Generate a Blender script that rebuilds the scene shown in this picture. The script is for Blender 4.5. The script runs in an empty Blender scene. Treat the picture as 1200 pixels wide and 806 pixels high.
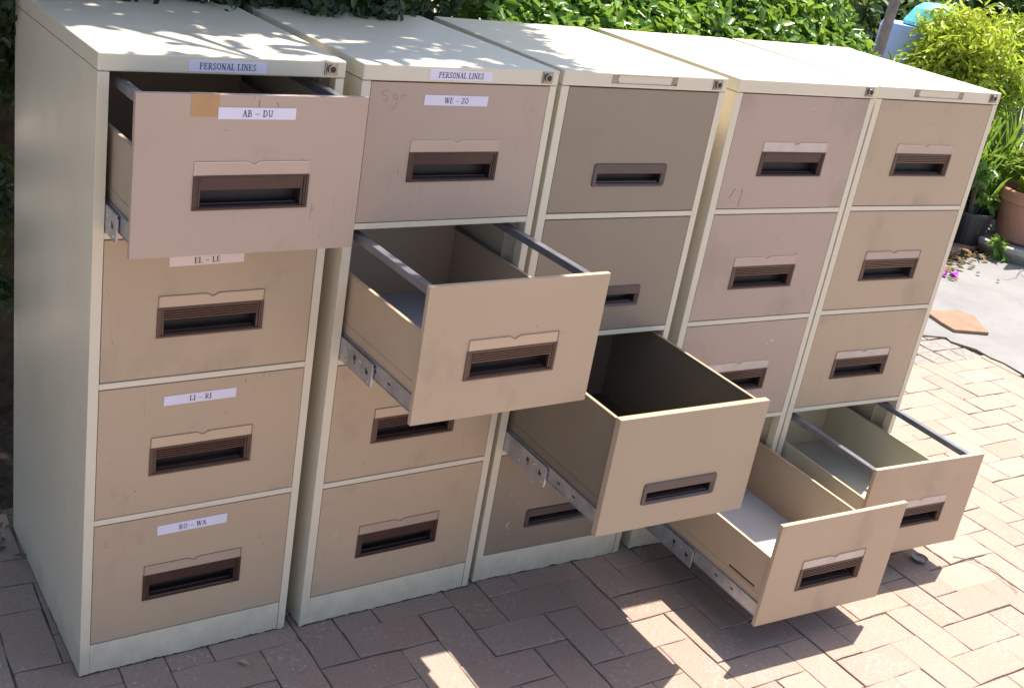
import bpy, bmesh, math, random
import numpy as np
from mathutils import Vector, Matrix
random.seed(7); rng = np.random.default_rng(11)
sc = bpy.context.scene; COL = sc.collection

# ------------------------------------------------------------------ materials
def new_mat(name):
    m = bpy.data.materials.new(name); m.use_nodes = True
    nt = m.node_tree; b = nt.nodes['Principled BSDF']
    return m, nt, b
def N(nt, t, **k):
    n = nt.nodes.new(t)
    for a, v in k.items():
        if a in n.inputs: n.inputs[a].default_value = v
        else: setattr(n, a, v)
    return n
def mixc(nt, fac, a, b, blend='MIX'):
    n = nt.nodes.new('ShaderNodeMix'); n.data_type = 'RGBA'; n.blend_type = blend
    for i, v in ((0, fac), (6, a), (7, b)):
        if isinstance(v, bpy.types.NodeSocket): nt.links.new(v, n.inputs[i])
        else: n.inputs[i].default_value = v if i == 0 else (*v, 1)
    return n.outputs[2]
def math_n(nt, op, a, b=None, c=None, clamp=False):
    n = nt.nodes.new('ShaderNodeMath'); n.operation = op; n.use_clamp = clamp
    for i, v in enumerate((a, b, c)):
        if v is None: continue
        if isinstance(v, bpy.types.NodeSocket): nt.links.new(v, n.inputs[i])
        else: n.inputs[i].default_value = v
    return n.outputs[0]
def ramp(nt, src, lo, hi):
    n = nt.nodes.new('ShaderNodeMapRange'); n.clamp = True
    nt.links.new(src, n.inputs[0]); n.inputs[1].default_value = lo; n.inputs[2].default_value = hi
    return n.outputs[0]
def coords(nt):
    tc = nt.nodes.new('ShaderNodeTexCoord'); oi = nt.nodes.new('ShaderNodeObjectInfo')
    mu = math_n(nt, 'MULTIPLY', oi.outputs['Random'], 13.7)
    va = nt.nodes.new('ShaderNodeVectorMath'); va.operation = 'ADD'
    nt.links.new(tc.outputs['Object'], va.inputs[0]); nt.links.new(mu, va.inputs[1])
    return va.outputs[0], tc
def noise(nt, vec, scale, detail=3, rough=.55, sx=None):
    if sx:
        mp = nt.nodes.new('ShaderNodeMapping'); mp.inputs['Scale'].default_value = sx
        nt.links.new(vec, mp.inputs[0]); vec = mp.outputs[0]
    n = nt.nodes.new('ShaderNodeTexNoise'); n.inputs['Scale'].default_value = scale
    n.inputs['Detail'].default_value = detail; n.inputs['Roughness'].default_value = rough
    nt.links.new(vec, n.inputs['Vector']); return n.outputs['Fac']

def paint(name, col, rough=.42, dirt=.35, chips=.5, bump=.02, dirtcol=(.22, .17, .12), spec=.5):
    m, nt, b = new_mat(name); v, tc = coords(nt)
    big = noise(nt, v, 3.2, 4, .6); fine = noise(nt, v, 60, 3)
    c = mixc(nt, math_n(nt, 'MULTIPLY', ramp(nt, big, .35, .72), .4), col, tuple(x*.86 for x in col))
    # grime smears, stretched vertically
    sm = noise(nt, v, 6, 5, .62, (1.0, 1.0, .8))
    c = mixc(nt, math_n(nt, 'MULTIPLY', ramp(nt, sm, .56, .74), dirt), c, dirtcol)
    # small scuffs and specks
    sp = noise(nt, v, 85, 3, .6)
    c = mixc(nt, math_n(nt, 'MULTIPLY', ramp(nt, sp, .74, .765), chips), c, tuple(min(1, x*1.5+.06) for x in col))
    sp2 = noise(nt, v, 62, 3, .6, (1, 1, 1.4))
    c = mixc(nt, math_n(nt, 'MULTIPLY', ramp(nt, sp2, .735, .76), chips), c, (.12, .08, .06))
    # thin scratches
    sc1 = noise(nt, v, 9, 1, .4, (7, 7, .6)); 
    d = math_n(nt, 'ABSOLUTE', math_n(nt, 'SUBTRACT', sc1, .5))
    gate = ramp(nt, noise(nt, v, 4.1, 2), .57, .62)
    c = mixc(nt, math_n(nt, 'MULTIPLY', math_n(nt, 'MULTIPLY', math_n(nt, 'LESS_THAN', d, .004), gate), chips*.7), c, tuple(x*.55 for x in col))
    nt.links.new(c, b.inputs['Base Color'])
    r = math_n(nt, 'MULTIPLY_ADD', ramp(nt, sm, .3, .8), .2, rough-.06); nt.links.new(r, b.inputs['Roughness'])
    b.inputs['Specular IOR Level'].default_value = spec
    bp = nt.nodes.new('ShaderNodeBump'); bp.inputs['Strength'].default_value = bump*4; bp.inputs['Distance'].default_value = .002
    wv = noise(nt, v, 3.5, 1)
    h = math_n(nt, 'ADD', math_n(nt, 'MULTIPLY', fine, .05), wv)
    nt.links.new(h, bp.inputs['Height']); nt.links.new(bp.outputs[0], b.inputs['Normal'])
    return m
def simple(name, col, rough=.5, metal=0, var=.15, scale=30, spec=.5, bump=0):
    m, nt, b = new_mat(name); v, tc = coords(nt)
    n = noise(nt, v, scale, 4, .6)
    c = mixc(nt, ramp(nt, n, .3, .7), tuple(x*(1-var) for x in col), tuple(min(1, x*(1+var)) for x in col))
    nt.links.new(c, b.inputs['Base Color']); b.inputs['Roughness'].default_value = rough
    b.inputs['Metallic'].default_value = metal; b.inputs['Specular IOR Level'].default_value = spec
    if bump:
        bp = nt.nodes.new('ShaderNodeBump'); bp.inputs['Strength'].default_value = bump; bp.inputs['Distance'].default_value = .01
        nt.links.new(n, bp.inputs['Height']); nt.links.new(bp.outputs[0], b.inputs['Normal'])
    return m
def leafmat(name, dark, light, trans=.35, rough=.38, hi=None):
    m, nt, b = new_mat(name)
    at = nt.nodes.new('ShaderNodeAttribute'); at.attribute_name = 'tint'
    c = mixc(nt, at.outputs['Fac'], dark, light)
    if hi: c = mixc(nt, ramp(nt, at.outputs['Fac'], .86, .9), c, hi)
    nt.links.new(c, b.inputs['Base Color']); b.inputs['Roughness'].default_value = rough
    t = nt.nodes.new('ShaderNodeBsdfTranslucent')
    nt.links.new(mixc(nt, .6, c, (.35, .5, .05)), t.inputs['Color'])
    mx = nt.nodes.new('ShaderNodeMixShader'); mx.inputs[0].default_value = trans
    nt.links.new(b.outputs[0], mx.inputs[1]); nt.links.new(t.outputs[0], mx.inputs[2])
    nt.links.new(mx.outputs[0], nt.nodes['Material Output'].inputs['Surface'])
    return m

def body_paint(name, col):
    # cream enamel, dirty and rust-nibbled along the foot
    m = paint(name, col, rough=.38, dirt=.14, chips=.35, bump=.02, dirtcol=(.40, .35, .25))
    nt = m.node_tree; b = nt.nodes['Principled BSDF']; src = b.inputs['Base Color'].links[0].from_socket
    v, tc = coords(nt); sp = nt.nodes.new('ShaderNodeSeparateXYZ'); nt.links.new(tc.outputs['Object'], sp.inputs[0])
    low = math_n(nt, 'SUBTRACT', 1, ramp(nt, sp.outputs[2], .0, .11))
    n = noise(nt, v, 14, 5, .7)
    f = math_n(nt, 'MULTIPLY', ramp(nt, math_n(nt, 'ADD', math_n(nt, 'MULTIPLY', low, .45), n), .62, 1.0), .7)
    c = mixc(nt, math_n(nt, 'MULTIPLY', f, .6), src, (.32, .29, .2))
    rim = math_n(nt, 'SUBTRACT', 1, ramp(nt, sp.outputs[2], .001, .009))
    n2 = noise(nt, v, 45, 4, .7)
    f2 = ramp(nt, math_n(nt, 'ADD', math_n(nt, 'MULTIPLY', rim, .5), n2), .82, .9)
    c = mixc(nt, f2, c, (.035, .025, .02))
    nt.links.new(c, b.inputs['Base Color'])
    return m
CREAM = body_paint('cream_enamel', (.73, .655, .50))
PINK = paint('pinkish_beige_enamel', (.475, .355, .28), .45, .28, .8)
BEIGE = paint('beige_enamel', (.50, .375, .255), .45, .32, .8)
TAUPE = paint('taupe_enamel', (.30, .238, .175), .33, .22, .7)
TAUPEL = paint('lightened_taupe_enamel', (.425, .333, .235), .36, .2, .5)  # taupe with ground bounce put into the colour for the open middle-cabinet front
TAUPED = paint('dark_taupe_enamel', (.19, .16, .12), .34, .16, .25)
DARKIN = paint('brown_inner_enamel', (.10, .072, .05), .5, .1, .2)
CREAMIN = paint('cream_inner_enamel', (.62, .575, .43), .4, .15, .3)
CREAMFL = simple('cream_grey_drawer_floor', (.58, .58, .50), .42, 0, .06, 8)
GREYFLOOR = simple('grey_drawer_floor', (.55, .56, .58), .5, 0, .06, 8)
BROWNP = simple('brown_plastic', (.060, .028, .022), .42, 0, .12, 50)
BROWNL = simple('light_brown_plastic', (.105, .055, .038), .38, 0, .12, 50)
PURPLEP = simple('purple_brown_plastic', (.095, .066, .062), .33, 0, .12, 50)
PURPLEL = simple('taupe_brown_plastic', (.17, .115, .095), .35, 0, .12, 50)
RECESS = simple('black_recess_plastic', (.024, .016, .016), .5, 0, .2, 40)
CLEARP = simple('dull_holder_film', (.47, .35, .26), .25, 0, .05, 6, .7)
CLEAR = simple('clear_holder_film', (.50, .37, .295), .16, 0, .05, 6, .7)
CLEARY = simple('yellowed_holder_film', (.56, .41, .28), .18, 0, .05, 6, .7)
WHITEH = simple('papered_holder_film', (.60, .50, .42), .3, 0, .12, 14, .6)
HEDGEL = simple('holder_rim', (.74, .60, .50), .25, 0, .05, 10, .7)
HEDGED = simple('dark_holder_rim', (.24, .15, .10), .35, 0, .05, 10)
STEEL = simple('dull_galvanised_steel', (.46, .46, .48), .38, .7, .2, 25)
STEELD = simple('dark_rail_steel', (.25, .25, .28), .33, .55, .2, 25)
CHROME = simple('chrome', (.72, .72, .70), .22, 1, .08, 60)
DARKMET = simple('dark_keyway', (.04, .04, .04), .4, .5)
PAPER = simple('lilac_white_paper', (.76, .72, .83), .75, 0, .03, 12, .2)
PAPERP = simple('pinkish_paper', (.80, .66, .62), .75, 0, .03, 12, .2)
INK = simple('faded_ink', (.07, .07, .12), .8)
LOCKM = simple('tarnished_lock_metal', (.33, .30, .26), .32, .9, .15, 60)
TAPE = simple('brown_parcel_tape', (.46, .26, .12), .3, 0, .1, 20, .5)
TAPERES = simple('tape_residue', (.33, .26, .18), .7, 0, .35, 60)
PENCIL = simple('pencil_scribble', (.40, .29, .225), .6)

# ------------------------------------------------------------------ mesh helpers
class MB:
    def __init__(s): s.v = []; s.f = []; s.m = []; s.mats = []
    def mi(s, mat):
        if mat not in s.mats: s.mats.append(mat)
        return s.mats.index(mat)
    def poly(s, pts, mat):
        b = len(s.v); s.v += [tuple(p) for p in pts]; s.f.append(tuple(range(b, b+len(pts)))); s.m.append(s.mi(mat))
    def box(s, x0, x1, y0, y1, z0, z1, mat, M=None):
        P = [(x0,y0,z0),(x1,y0,z0),(x1,y1,z0),(x0,y1,z0),(x0,y0,z1),(x1,y0,z1),(x1,y1,z1),(x0,y1,z1)]
        if M is not None: P = [tuple(M @ Vector(p)) for p in P]
        b = len(s.v); s.v += P; k = s.mi(mat)
        for q in ((0,3,2,1),(4,5,6,7),(0,1,5,4),(1,2,6,5),(2,3,7,6),(3,0,4,7)):
            s.f.append(tuple(b+i for i in q)); s.m.append(k)
    def prism(s, pts, y0, y1, mat):      # outline in x,z extruded in y
        n = len(pts); b = len(s.v); k = s.mi(mat)
        s.v += [(x, y0, z) for x, z in pts] + [(x, y1, z) for x, z in pts]
        s.f.append(tuple(b+i for i in range(n))); s.m.append(k)
        s.f.append(tuple(b+n+i for i in reversed(range(n)))); s.m.append(k)
        for i in range(n):
            j = (i+1) % n; s.f.append((b+i, b+n+i, b+n+j, b+j)); s.m.append(k)
    def tube(s, pts, rad, mat, seg=8, cap=True):
        pts = [Vector(p) for p in pts]; k = s.mi(mat); rings = []
        if not hasattr(rad, '__len__'): rad = [rad]*len(pts)
        for i, p in enumerate(pts):
            d = (pts[min(i+1, len(pts)-1)] - pts[max(i-1, 0)]).normalized()
            a = d.cross(Vector((0, 0, 1))) if abs(d.z) < .95 else d.cross(Vector((1, 0, 0)))
            a.normalize(); c = d.cross(a); b = len(s.v)
            for q in range(seg):
                t = 2*math.pi*q/seg; s.v.append(tuple(p + rad[i]*(a*math.cos(t)+c*math.sin(t))))
            rings.append(b)
        for r0, r1 in zip(rings, rings[1:]):
            for q in range(seg):
                w = (q+1) % seg; s.f.append((r0+q, r0+w, r1+w, r1+q)); s.m.append(k)
        if cap:
            s.f.append(tuple(rings[0]+q for q in reversed(range(seg)))); s.m.append(k)
            s.f.append(tuple(rings[-1]+q for q in range(seg))); s.m.append(k)
    def lathe(s, prof, cx, cy, mat, seg=48):
        b = len(s.v); k = s.mi(mat); n = len(prof)
        for q in range(seg):
            t = 2*math.pi*q/seg
            for r, z in prof: s.v.append((cx+r*math.cos(t), cy+r*math.sin(t), z))
        for q in range(seg):
            w = (q+1) % seg
            for i in range(n-1): s.f.append((b+q*n+i, b+w*n+i, b+w*n+i+1, b+q*n+i+1)); s.m.append(k)
    def build(s, name, parent=None, bevel=0, seg=2, smooth=False):
        me = bpy.data.meshes.new(name); me.from_pydata(s.v, [], s.f)
        for m in s.mats: me.materials.append(m)
        me.polygons.foreach_set('material_index', s.m)
        bm = bmesh.new(); bm.from_mesh(me); bmesh.ops.recalc_face_normals(bm, faces=bm.faces); bm.to_mesh(me); bm.free()
        if smooth: me.polygons.foreach_set('use_smooth', [True]*len(me.polygons))
        o = bpy.data.objects.new(name, me); COL.objects.link(o)
        if parent: o.parent = parent
        if bevel:
            md = o.modifiers.new('bevel', 'BEVEL'); md.width = bevel; md.segments = seg; md.limit_method = 'ANGLE'; md.angle_limit = math.radians(35)
            md.harden_normals = False
        return o
def thing(name, label, cat, loc, rz=0, group=None):
    o = bpy.data.objects.new(name, None); COL.objects.link(o); o.location = loc; o.rotation_euler = (0, 0, rz)
    o.empty_display_size = .1; o['label'] = label; o['category'] = cat
    if group: o['group'] = group
    return o
def tag(o, label=None, cat=None, group=None, kind=None):
    if label: o['label'] = label
    if cat: o['category'] = cat
    if group: o['group'] = group
    if kind: o['kind'] = kind
    return o

# ------------------------------------------------------------------ serif lettering drawn as strokes
T, t_ = .17, .075      # thick and thin stroke
def arc(cx, cy, rx, ry, a0, a1, n=8):
    return [(cx+rx*math.cos(math.radians(a0+(a1-a0)*i/n)), cy+ry*math.sin(math.radians(a0+(a1-a0)*i/n))) for i in range(n+1)]
def SER(x, y, w=.17): return ([(x-w, y), (x+w, y)], t_)
G = {
 'P': (.66, [([(.16,0),(.16,1)],T), SER(.16,.03), ([(.02,.97),(.3,.97)],t_), ([(.16,.97)]+arc(.34,.74,.24,.23,90,-90)+[(.16,.51)],t_*1.3)]),
 'E': (.66, [([(.16,0),(.16,1)],T), ([(.02,.97),(.58,.97)],t_), ([(.16,.52),(.44,.52)],t_), ([(.02,.03),(.6,.03)],t_), ([(.57,.97),(.57,.8)],t_), ([(.6,.03),(.6,.24)],t_), ([(.44,.42),(.44,.62)],t_)]),
 'R': (.72, [([(.16,0),(.16,1)],T), SER(.16,.03), ([(.02,.97),(.3,.97)],t_), ([(.16,.97)]+arc(.34,.75,.22,.22,90,-90)+[(.16,.53)],t_*1.3), ([(.34,.53),(.58,.03)],T*.8), ([(.52,.03),(.72,.03)],t_)]),
 'S': (.58, [(arc(.3,.75,.2,.22,35,200)+arc(.28,.25,.23,.23,80,-140),T*.72), ([(.5,.97),(.5,.74)],t_), ([(.05,.03),(.05,.28)],t_)]),
 'O': (.74, [(arc(.37,.5,.28,.46,0,360,20),T*.75)]),
 'N': (.78, [([(.14,0),(.14,1)],t_*1.2), ([(.12,1),(.62,.02)],T), ([(.64,0),(.64,1)],t_*1.2), SER(.14,.03,.13), SER(.64,.97,.13), SER(.1,.97,.1)]),
 'A': (.74, [([(.1,0),(.36,1)],t_*1.2), ([(.36,1),(.63,0)],T), ([(.18,.36),(.52,.36)],t_), SER(.1,.03,.11), SER(.63,.03,.13)]),
 'L': (.62, [([(.16,0),(.16,1)],T), SER(.16,.97), ([(.02,.03),(.56,.03)],t_), ([(.56,.03),(.56,.26)],t_)]),
 'I': (.36, [([(.18,0),(.18,1)],T), SER(.18,.03,.15), SER(.18,.97,.15)]),
 'W': (1.0, [([(.1,1),(.3,0)],T), ([(.3,0),(.5,.95)],t_*1.2), ([(.48,1),(.7,0)],T), ([(.7,0),(.9,1)],t_*1.2), SER(.1,.97,.12), SER(.9,.97,.1), SER(.48,.97,.1)]),
 'Z': (.64, [([(.08,.97),(.56,.97)],t_), ([(.55,.97),(.07,.03)],T*.9), ([(.06,.03),(.58,.03)],t_), ([(.08,.97),(.08,.8)],t_), ([(.58,.03),(.58,.22)],t_)]),
 'B': (.68, [([(.16,0),(.16,1)],T), ([(.02,.97),(.32,.97)],t_), ([(.02,.03),(.34,.03)],t_), ([(.3,.97)]+arc(.32,.75,.2,.22,90,-90)+[(.16,.53)],t_*1.3), (arc(.34,.28,.24,.25,90,-90),t_*1.5)]),
 'D': (.76, [([(.16,0),(.16,1)],T), ([(.02,.97),(.32,.97)],t_), ([(.02,.03),(.32,.03)],t_), (arc(.3,.5,.36,.47,90,-90,12),t_*1.7)]),
 'U': (.76, [([(.16,1),(.16,.32)]+arc(.38,.3,.22,.27,180,360,8)+[(.6,1)],t_*1.6), SER(.16,.97,.13), SER(.6,.97,.12)]),
 '-': (.7, [([(.08,.42),(.62,.42)],t_*1.1)]), ' ': (.34, [])}
def lettering(mb, text, cx, cz, h, y, mat, track=.08, sx=1.0, M=None):
    w = sum(G[c][0]+track for c in text)-track; x = cx-w*h*sx/2
    def P(px, pz, yy=y):
        p = Vector((px, yy, pz)); return M @ p if M is not None else p
    k = 0
    for c in text:
        gw, strokes = G[c]
        for pts, wd in strokes:
            for (ax, az), (bx, bz) in zip(pts, pts[1:]):
                dx, dz = bx-ax, bz-az; L = math.hypot(dx, dz) or 1; k += 1
                ex, ez = dx/L*wd*.25, dz/L*wd*.25; nx, nz = -dz/L*wd/2, dx/L*wd/2
                q = [(ax-ex+nx, az-ez+nz), (ax-ex-nx, az-ez-nz), (bx+ex-nx, bz+ez-nz), (bx+ex+nx, bz+ez+nz)]
                yy = y - (k % 7)*.000012
                mb.poly([P(x+u*h*sx, cz+(v-.5)*h, yy) for u, v in q], mat)
        x += (gw+track)*h*sx

# ------------------------------------------------------------------ filing cabinets
H, D, W = 1.32, .5987, .47
TOPZ = [1.2849-.3053*k for k in range(4)]
def front_panel_mesh(mb, z0, z1, hx0, hx1, hz0, hz1, mat, u0=.0216, u1=.4507, th=.019):
    X = [u0, hx0, hx1, u1]; Z = [z0, hz0, hz1, z1]
    k = mb.mi(mat)
    for y, flip in ((0, 0), (th, 1)):
        b = len(mb.v); mb.v += [(x, y, z) for z in Z for x in X]
        for j in range(3):
            for i in range(3):
                if i == 1 and j == 1: continue
                a = b+j*4+i; mb.f.append((a, a+1, a+5, a+4)); mb.m.append(k)
        if flip:
            f = b-16
            ring = [0,1,2,3,7,11,15,14,13,12,8,4]
            for i in range(12):
                p, q = ring[i], ring[(i+1) % 12]; mb.f.append((f+p, f+q, b+q, b+p)); mb.m.append(k)
            ring = [5,6,10,9]
            for i in range(4):
                p, q = ring[i], ring[(i+1) % 4]; mb.f.append((f+p, f+q, b+q, b+p)); mb.m.append(k)

def handle_mesh(top, style):
    """recessed pull; style 'ridged', 'dark' or 'round'"""
    mb = MB()
    if style == 'round':
        x0, x1, z1, z0 = .1285, .3430, top-.1705, top-.2275
        A, B = PURPLEP, PURPLEL; rx0, rx1, rz1, rz0 = x0+.0165, x1-.0125, z1-.027, z0+.0085
        if False: pass
        r = .008
        def rr(x0, x1, z0, z1, r):
            P = []
            for cx, cz, a in ((x1-r, z1-r, 0), (x0+r, z1-r, 90), (x0+r, z0+r, 180), (x1-r, z0+r, 270)):
                P += [(cx+r*math.cos(math.radians(a+i*22.5)), cz+r*math.sin(math.radians(a+i*22.5))) for i in range(5)]
            return P
        o = rr(x0, x1, z0, z1, r); o2 = rr(x0+.0025, x1-.0025, z0+.0025, z1-.0025, r-.002)
        i_ = rr(rx0, rx1, rz0, rz1, .003)
        def loop(a, ya, b, yb, m):
            n = len(a); bb = len(mb.v); kk = mb.mi(m)
            mb.v += [(x, ya, z) for x, z in a]+[(x, yb, z) for x, z in b]
            for q in range(n):
                w = (q+1) % n; mb.f.append((bb+q, bb+w, bb+n+w, bb+n+q)); mb.m.append(kk)
        loop(o, .001, o2, -.0035, A); 
        i2 = rr(rx0-.006, rx1+.006, rz0-.003, rz1+.003, .004)
        loop(o2, -.0035, i2, -.0025, A); loop(i2, -.0025, i_, .002, A); loop(i_, .002, i_, .028, RECESS)
        mb.poly([(x, .028, z) for x, z in i_], RECESS)
        mb.box(rx0+.004, rx1-.004, .006, .02, rz0+.0002, rz0+.003, PURPLEP)
        return mb
    x0, x1, z1, z0 = .1268, .3453, top-.1415, top-.2045
    A = BROWNL if style == 'ridged' else BROWNP
    w = .0052; P = -.0024
    # outer rim
    mb.box(x0, x1, P, .001, z1-w*.55, z1, A); mb.box(x0, x1, P, .001, z0, z0+w*.8, A)
    mb.box(x0, x0+w, P, .001, z0+w*.8+.0002, z1-w*.55-.0002, A); mb.box(x1-w, x1, P, .001, z0+w*.8+.0002, z1-w*.55-.0002, A)
    rx0, rx1 = x0+.0155, x1-.0135
    # concentric side ribs stepping into the recess
    for k in range(2):
        d = .0056+k*.0048
        mb.box(x0+d, x0+d+.0038, P+.0012+k*.0012, .006, z0+.0046, z1-.0032, A)
        mb.box(x1-d-.0034, x1-d, P+.0012+k*.0012, .006, z0+.0046, z1-.0032, A)
    # ribbed hood over the recess
    hz1, hz0 = z1-.0033, z1-.027
    n = 5 if style == 'ridged' else 1; st = (hz1-hz0)/n
    for k in range(n):
        a = hz1-k*st
        g = .0012 if n > 1 else 0
        mb.prism_x = None
        ya, yb = (P+.0010, P+.0022) if n > 1 else (P+.0008, P+.0040)
        q = [(rx0-.0015, ya, a-g*.3), (rx1+.0015, ya, a-g*.3), (rx1+.0015, yb, a-st+g*.6), (rx0-.0015, yb, a-st+g*.6)]
        b = len(mb.v); mb.v += q+[(x, .006, z) for x, y, z in q]; kk = mb.mi(A)
        for f in ((0,1,2,3),(4,7,6,5),(0,4,5,1),(1,5,6,2),(2,6,7,3),(3,7,4,0)): mb.f.append(tuple(b+i for i in f)); mb.m.append(kk)
    mb.box(rx0-.0012, rx1+.0012, .0055, .0075, hz0+.0003, hz1-.001, A)
    # pocket
    pz0, pz1 = z0+.0062, z1-.006
    mb.box(rx0, rx1, .003, .030, z0+.0046, pz0, RECESS if style != 'ridged' else A)
    mb.box(rx0, rx1, .030, .0315, pz0, pz1, RECESS); mb.box(rx0-.0012, rx1+.0012, .0077, .0314, pz1+.0001, pz1+.0014, RECESS)
    for q in ((.1311, rx0-.0013, top-.2009, top-.1456), (rx1+.0013, .3411, top-.2009, top-.1456), (rx0-.0012, rx1+.0012, pz1+.0016, top-.1456)):
        mb.box(q[0], q[1], .0088, .0108, q[2], q[3], A)
    mb.box(rx0-.0012, rx1+.0012, .0040, .0313, z0+.0030, z0+.0045, A)
    mb.box(rx0-.0030, rx1+.0030, .0316, .0330, z0+.0015, pz1+.0030, RECESS)
    mb.box(rx0-.0012, rx0, .003, .030, pz0, pz1, RECESS); mb.box(rx1, rx1+.0012, .003, .030, pz0, pz1, RECESS)
    mb.box(rx0+.002, rx1-.002, .012, .015, pz0+.0001, pz0+.0030, BROWNP)   # catch bar
    return mb

def holder_mesh(top, mat, rim):
    x0, x1, z1, z0 = .1276, .3445, top-.1170, top-.1412
    cx = (x0+x1)/2; mb = MB()
    out = [(x0, z0), (x1, z0), (x1, z1)] + [(cx+.013, z1), (cx+.006, z1-.0035), (cx+.002, z1-.0058), (cx-.002, z1-.0058), (cx-.006, z1-.0035), (cx-.013, z1)] + [(x0, z1)]
    mb.prism(out, -.0010, .0012, mat)
    # moulded rim line following the outline
    w = .0010
    top_line = [(x0+.0008, z0), (x0+.0008, z1-.0008), (cx-.013, z1-.0008), (cx-.006, z1-.0043), (cx-.002, z1-.0066), (cx+.002, z1-.0066), (cx+.006, z1-.0043), (cx+.013, z1-.0008), (x1-.0008, z1-.0008), (x1-.0008, z0)]
    for (ax, az), (bx, bz) in zip(top_line, top_line[1:]):
        dx, dz = bx-ax, bz-az; L = math.hypot(dx, dz); nx, nz = -dz/L*w/2, dx/L*w/2
        mb.prism([(ax+nx, az+nz), (ax-nx, az-nz), (bx-nx, bz-nz), (bx+nx, bz+nz)], -.0022, -.0008, rim)
    return mb

def paper_label(text, u0, u1, z0, z1, h, y, parent, paper=PAPER, rot=0, sx=1.05, name='name_label', track=.08):
    mb = MB(); cx, cz = (u0+u1)/2, (z0+z1)/2
    M = Matrix.Translation((cx, 0, cz)) @ Matrix.Rotation(rot, 4, 'Y') @ Matrix.Translation((-cx, 0, -cz))
    mb.box(u0, u1, y-.0007, y, z0, z1, paper, M)
    lettering(mb, text, cx, cz, h, y-.0009, INK, sx=sx, M=M, track=track)
    o = mb.build(name, parent); return o

def drawer(cab, k, open_=0, panel=BEIGE, tray=None, floor=None, style='ridged', holder=CLEAR, rim=HEDGEL, rails=True, tall=False, slit=False, label=None, backtall=True):
    top = TOPZ[k]; bot = top-.2885
    if style == 'round': hole = (.134, .338, top-.2235, top-.175)
    else: hole = (.1310, .3412, top-.2010, top-.1455)
    th = .017 if style == 'round' else .0115
    fp = MB(); front_panel_mesh(fp, bot, top, *hole, panel, th=th)
    if open_ == 0:
        root = fp.build('drawer', cab, bevel=.0016); dr = root; par = dr
    else:
        tr = MB(); zb = bot+.022; zs = top-.012 if tall else bot+.185; x0, x1 = .0315, .4405; y0, y1 = th+.0002, .565
        s = .0016; t = tray or panel
        for xa, xb, sgn in ((x0, x0+s, 1), (x1-s, x1, -1)):
            tr.box(xa, xb, y0, y1, zb, zs, t)
            hx = (xa, xa+.0078) if sgn > 0 else (xb-.0078, xb)
            tr.box(hx[0], hx[1], y0, y1-.001, zs+.0001, zs+.0024, panel)           # folded hem
        tr.box(x0+s, x1-s, y1-s, y1, zb, (zs if tall else top-.012), t)
        tr.box(x0+s, x1-s, y0+.0003, y1-s, zb+.004, zb+.0056, floor or t)
        # pressed groove along each side
        for xa in (x0-.0012, x1):
            tr.box(xa, xa+.0012, y0+.02, y1-.03, bot+.078, bot+.0805, t)
        if slit: tr.box(x0-.0010, x0+.0002, y0+.03, y0+.125, bot+.086, bot+.0905, DARKMET)
        dr = tr.build('drawer', cab, bevel=.0005, seg=1); dr.location = (0, -open_, 0)
        f = fp.build('front_panel', dr, bevel=.0014)
        par = dr
        # runner fixed to the drawer
        for xa, xb in ((.0268, .0314), (.4406, .4452)):
            r = MB(); r.box(xa+.0010, xb, th+.001, .56, bot+.0215, bot+.0548, STEEL)
            r.box(xa-.0002, xb-.001, th+.001, .56, bot+.0196, bot+.0213, STEEL); r.box(xa-.0002, xb-.001, th+.001, .56, bot+.0550, bot+.0567, STEEL)
            for yy in (.10, .16): r.box(xa+.0004, xa+.0011, yy, yy+.012, bot+.036, bot+.040, DARKMET)
            r.build('runner', dr, bevel=.0004, seg=1)
        if rails:
            for xa in (.036, .4165):
                r = MB(); zt = top-.013
                r.box(xa, xa+.0022, th+.001, .562, zt-.016, zt, STEELD)
                r.box(xa+.0024, xa+.0170, th+.001, .562, zt-.0024, zt, STEELD)
                r.box(xa+.0148, xa+.0170, th+.001, .562, zt-.010, zt-.0026, STEELD)
                r.build('hanging_rail', dr, bevel=.0005, seg=1)
        # telescopic slide member between cabinet and drawer, fixed to the carcass side while the drawer moves
        yo = -.46*open_
        for sgn, xa in ((1, .0212), (-1, .4466)):
            r = MB(); z0, z1 = bot+.001, bot+.053
            r.box(xa, xa+.0022, yo, .50, z0, z1, STEEL)
            fx = (xa+.0024, xa+.0048) if sgn > 0 else (xa-.0026, xa-.0002)
            r.box(fx[0], fx[1], yo+.001, .50, z1-.0022, z1, STEEL); r.box(fx[0], fx[1], yo+.001, .50, z0, z0+.0022, STEEL)
            ox = xa-.0004 if sgn > 0 else xa+.0020
            for q, (dy, dz, w, h) in enumerate(((.016, .021, .011, .009), (.022, .030, .005, .004), (.071, .027, .010, .011), (.071, .020, .006, .004))):
                r.box(ox, ox+.0006, yo+dy, yo+dy+w, z0+dz, z0+dz+h, DARKMET)
            for dy, dz in ((.012, .010), (.050, .036), (.11, .012)):
                r.tube([(ox-.0008, yo+dy, z0+dz), (ox+.0022, yo+dy, z0+dz)], .0034, CHROME, 10)
            r.box(xa-.0001, xa+.0040, yo-.0016, yo-.0001, z0+.004, z0+.046, STEEL)
            r.build('telescopic_slide', cab, bevel=.0004, seg=1)
    hm = handle_mesh(top, style).build('handle', par, bevel=(.0006 if style != 'round' else 0), seg=1, smooth=False)
    if style != 'round': holder_mesh(top, holder, rim).build('label_holder', par)
    if label:
        text, u0, u1, dz0, dz1, rot, pap = label
        paper_label(text, u0, u1, top-dz1, top-dz0, .0112, -.0004, par, pap, rot)
    return dr

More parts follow.
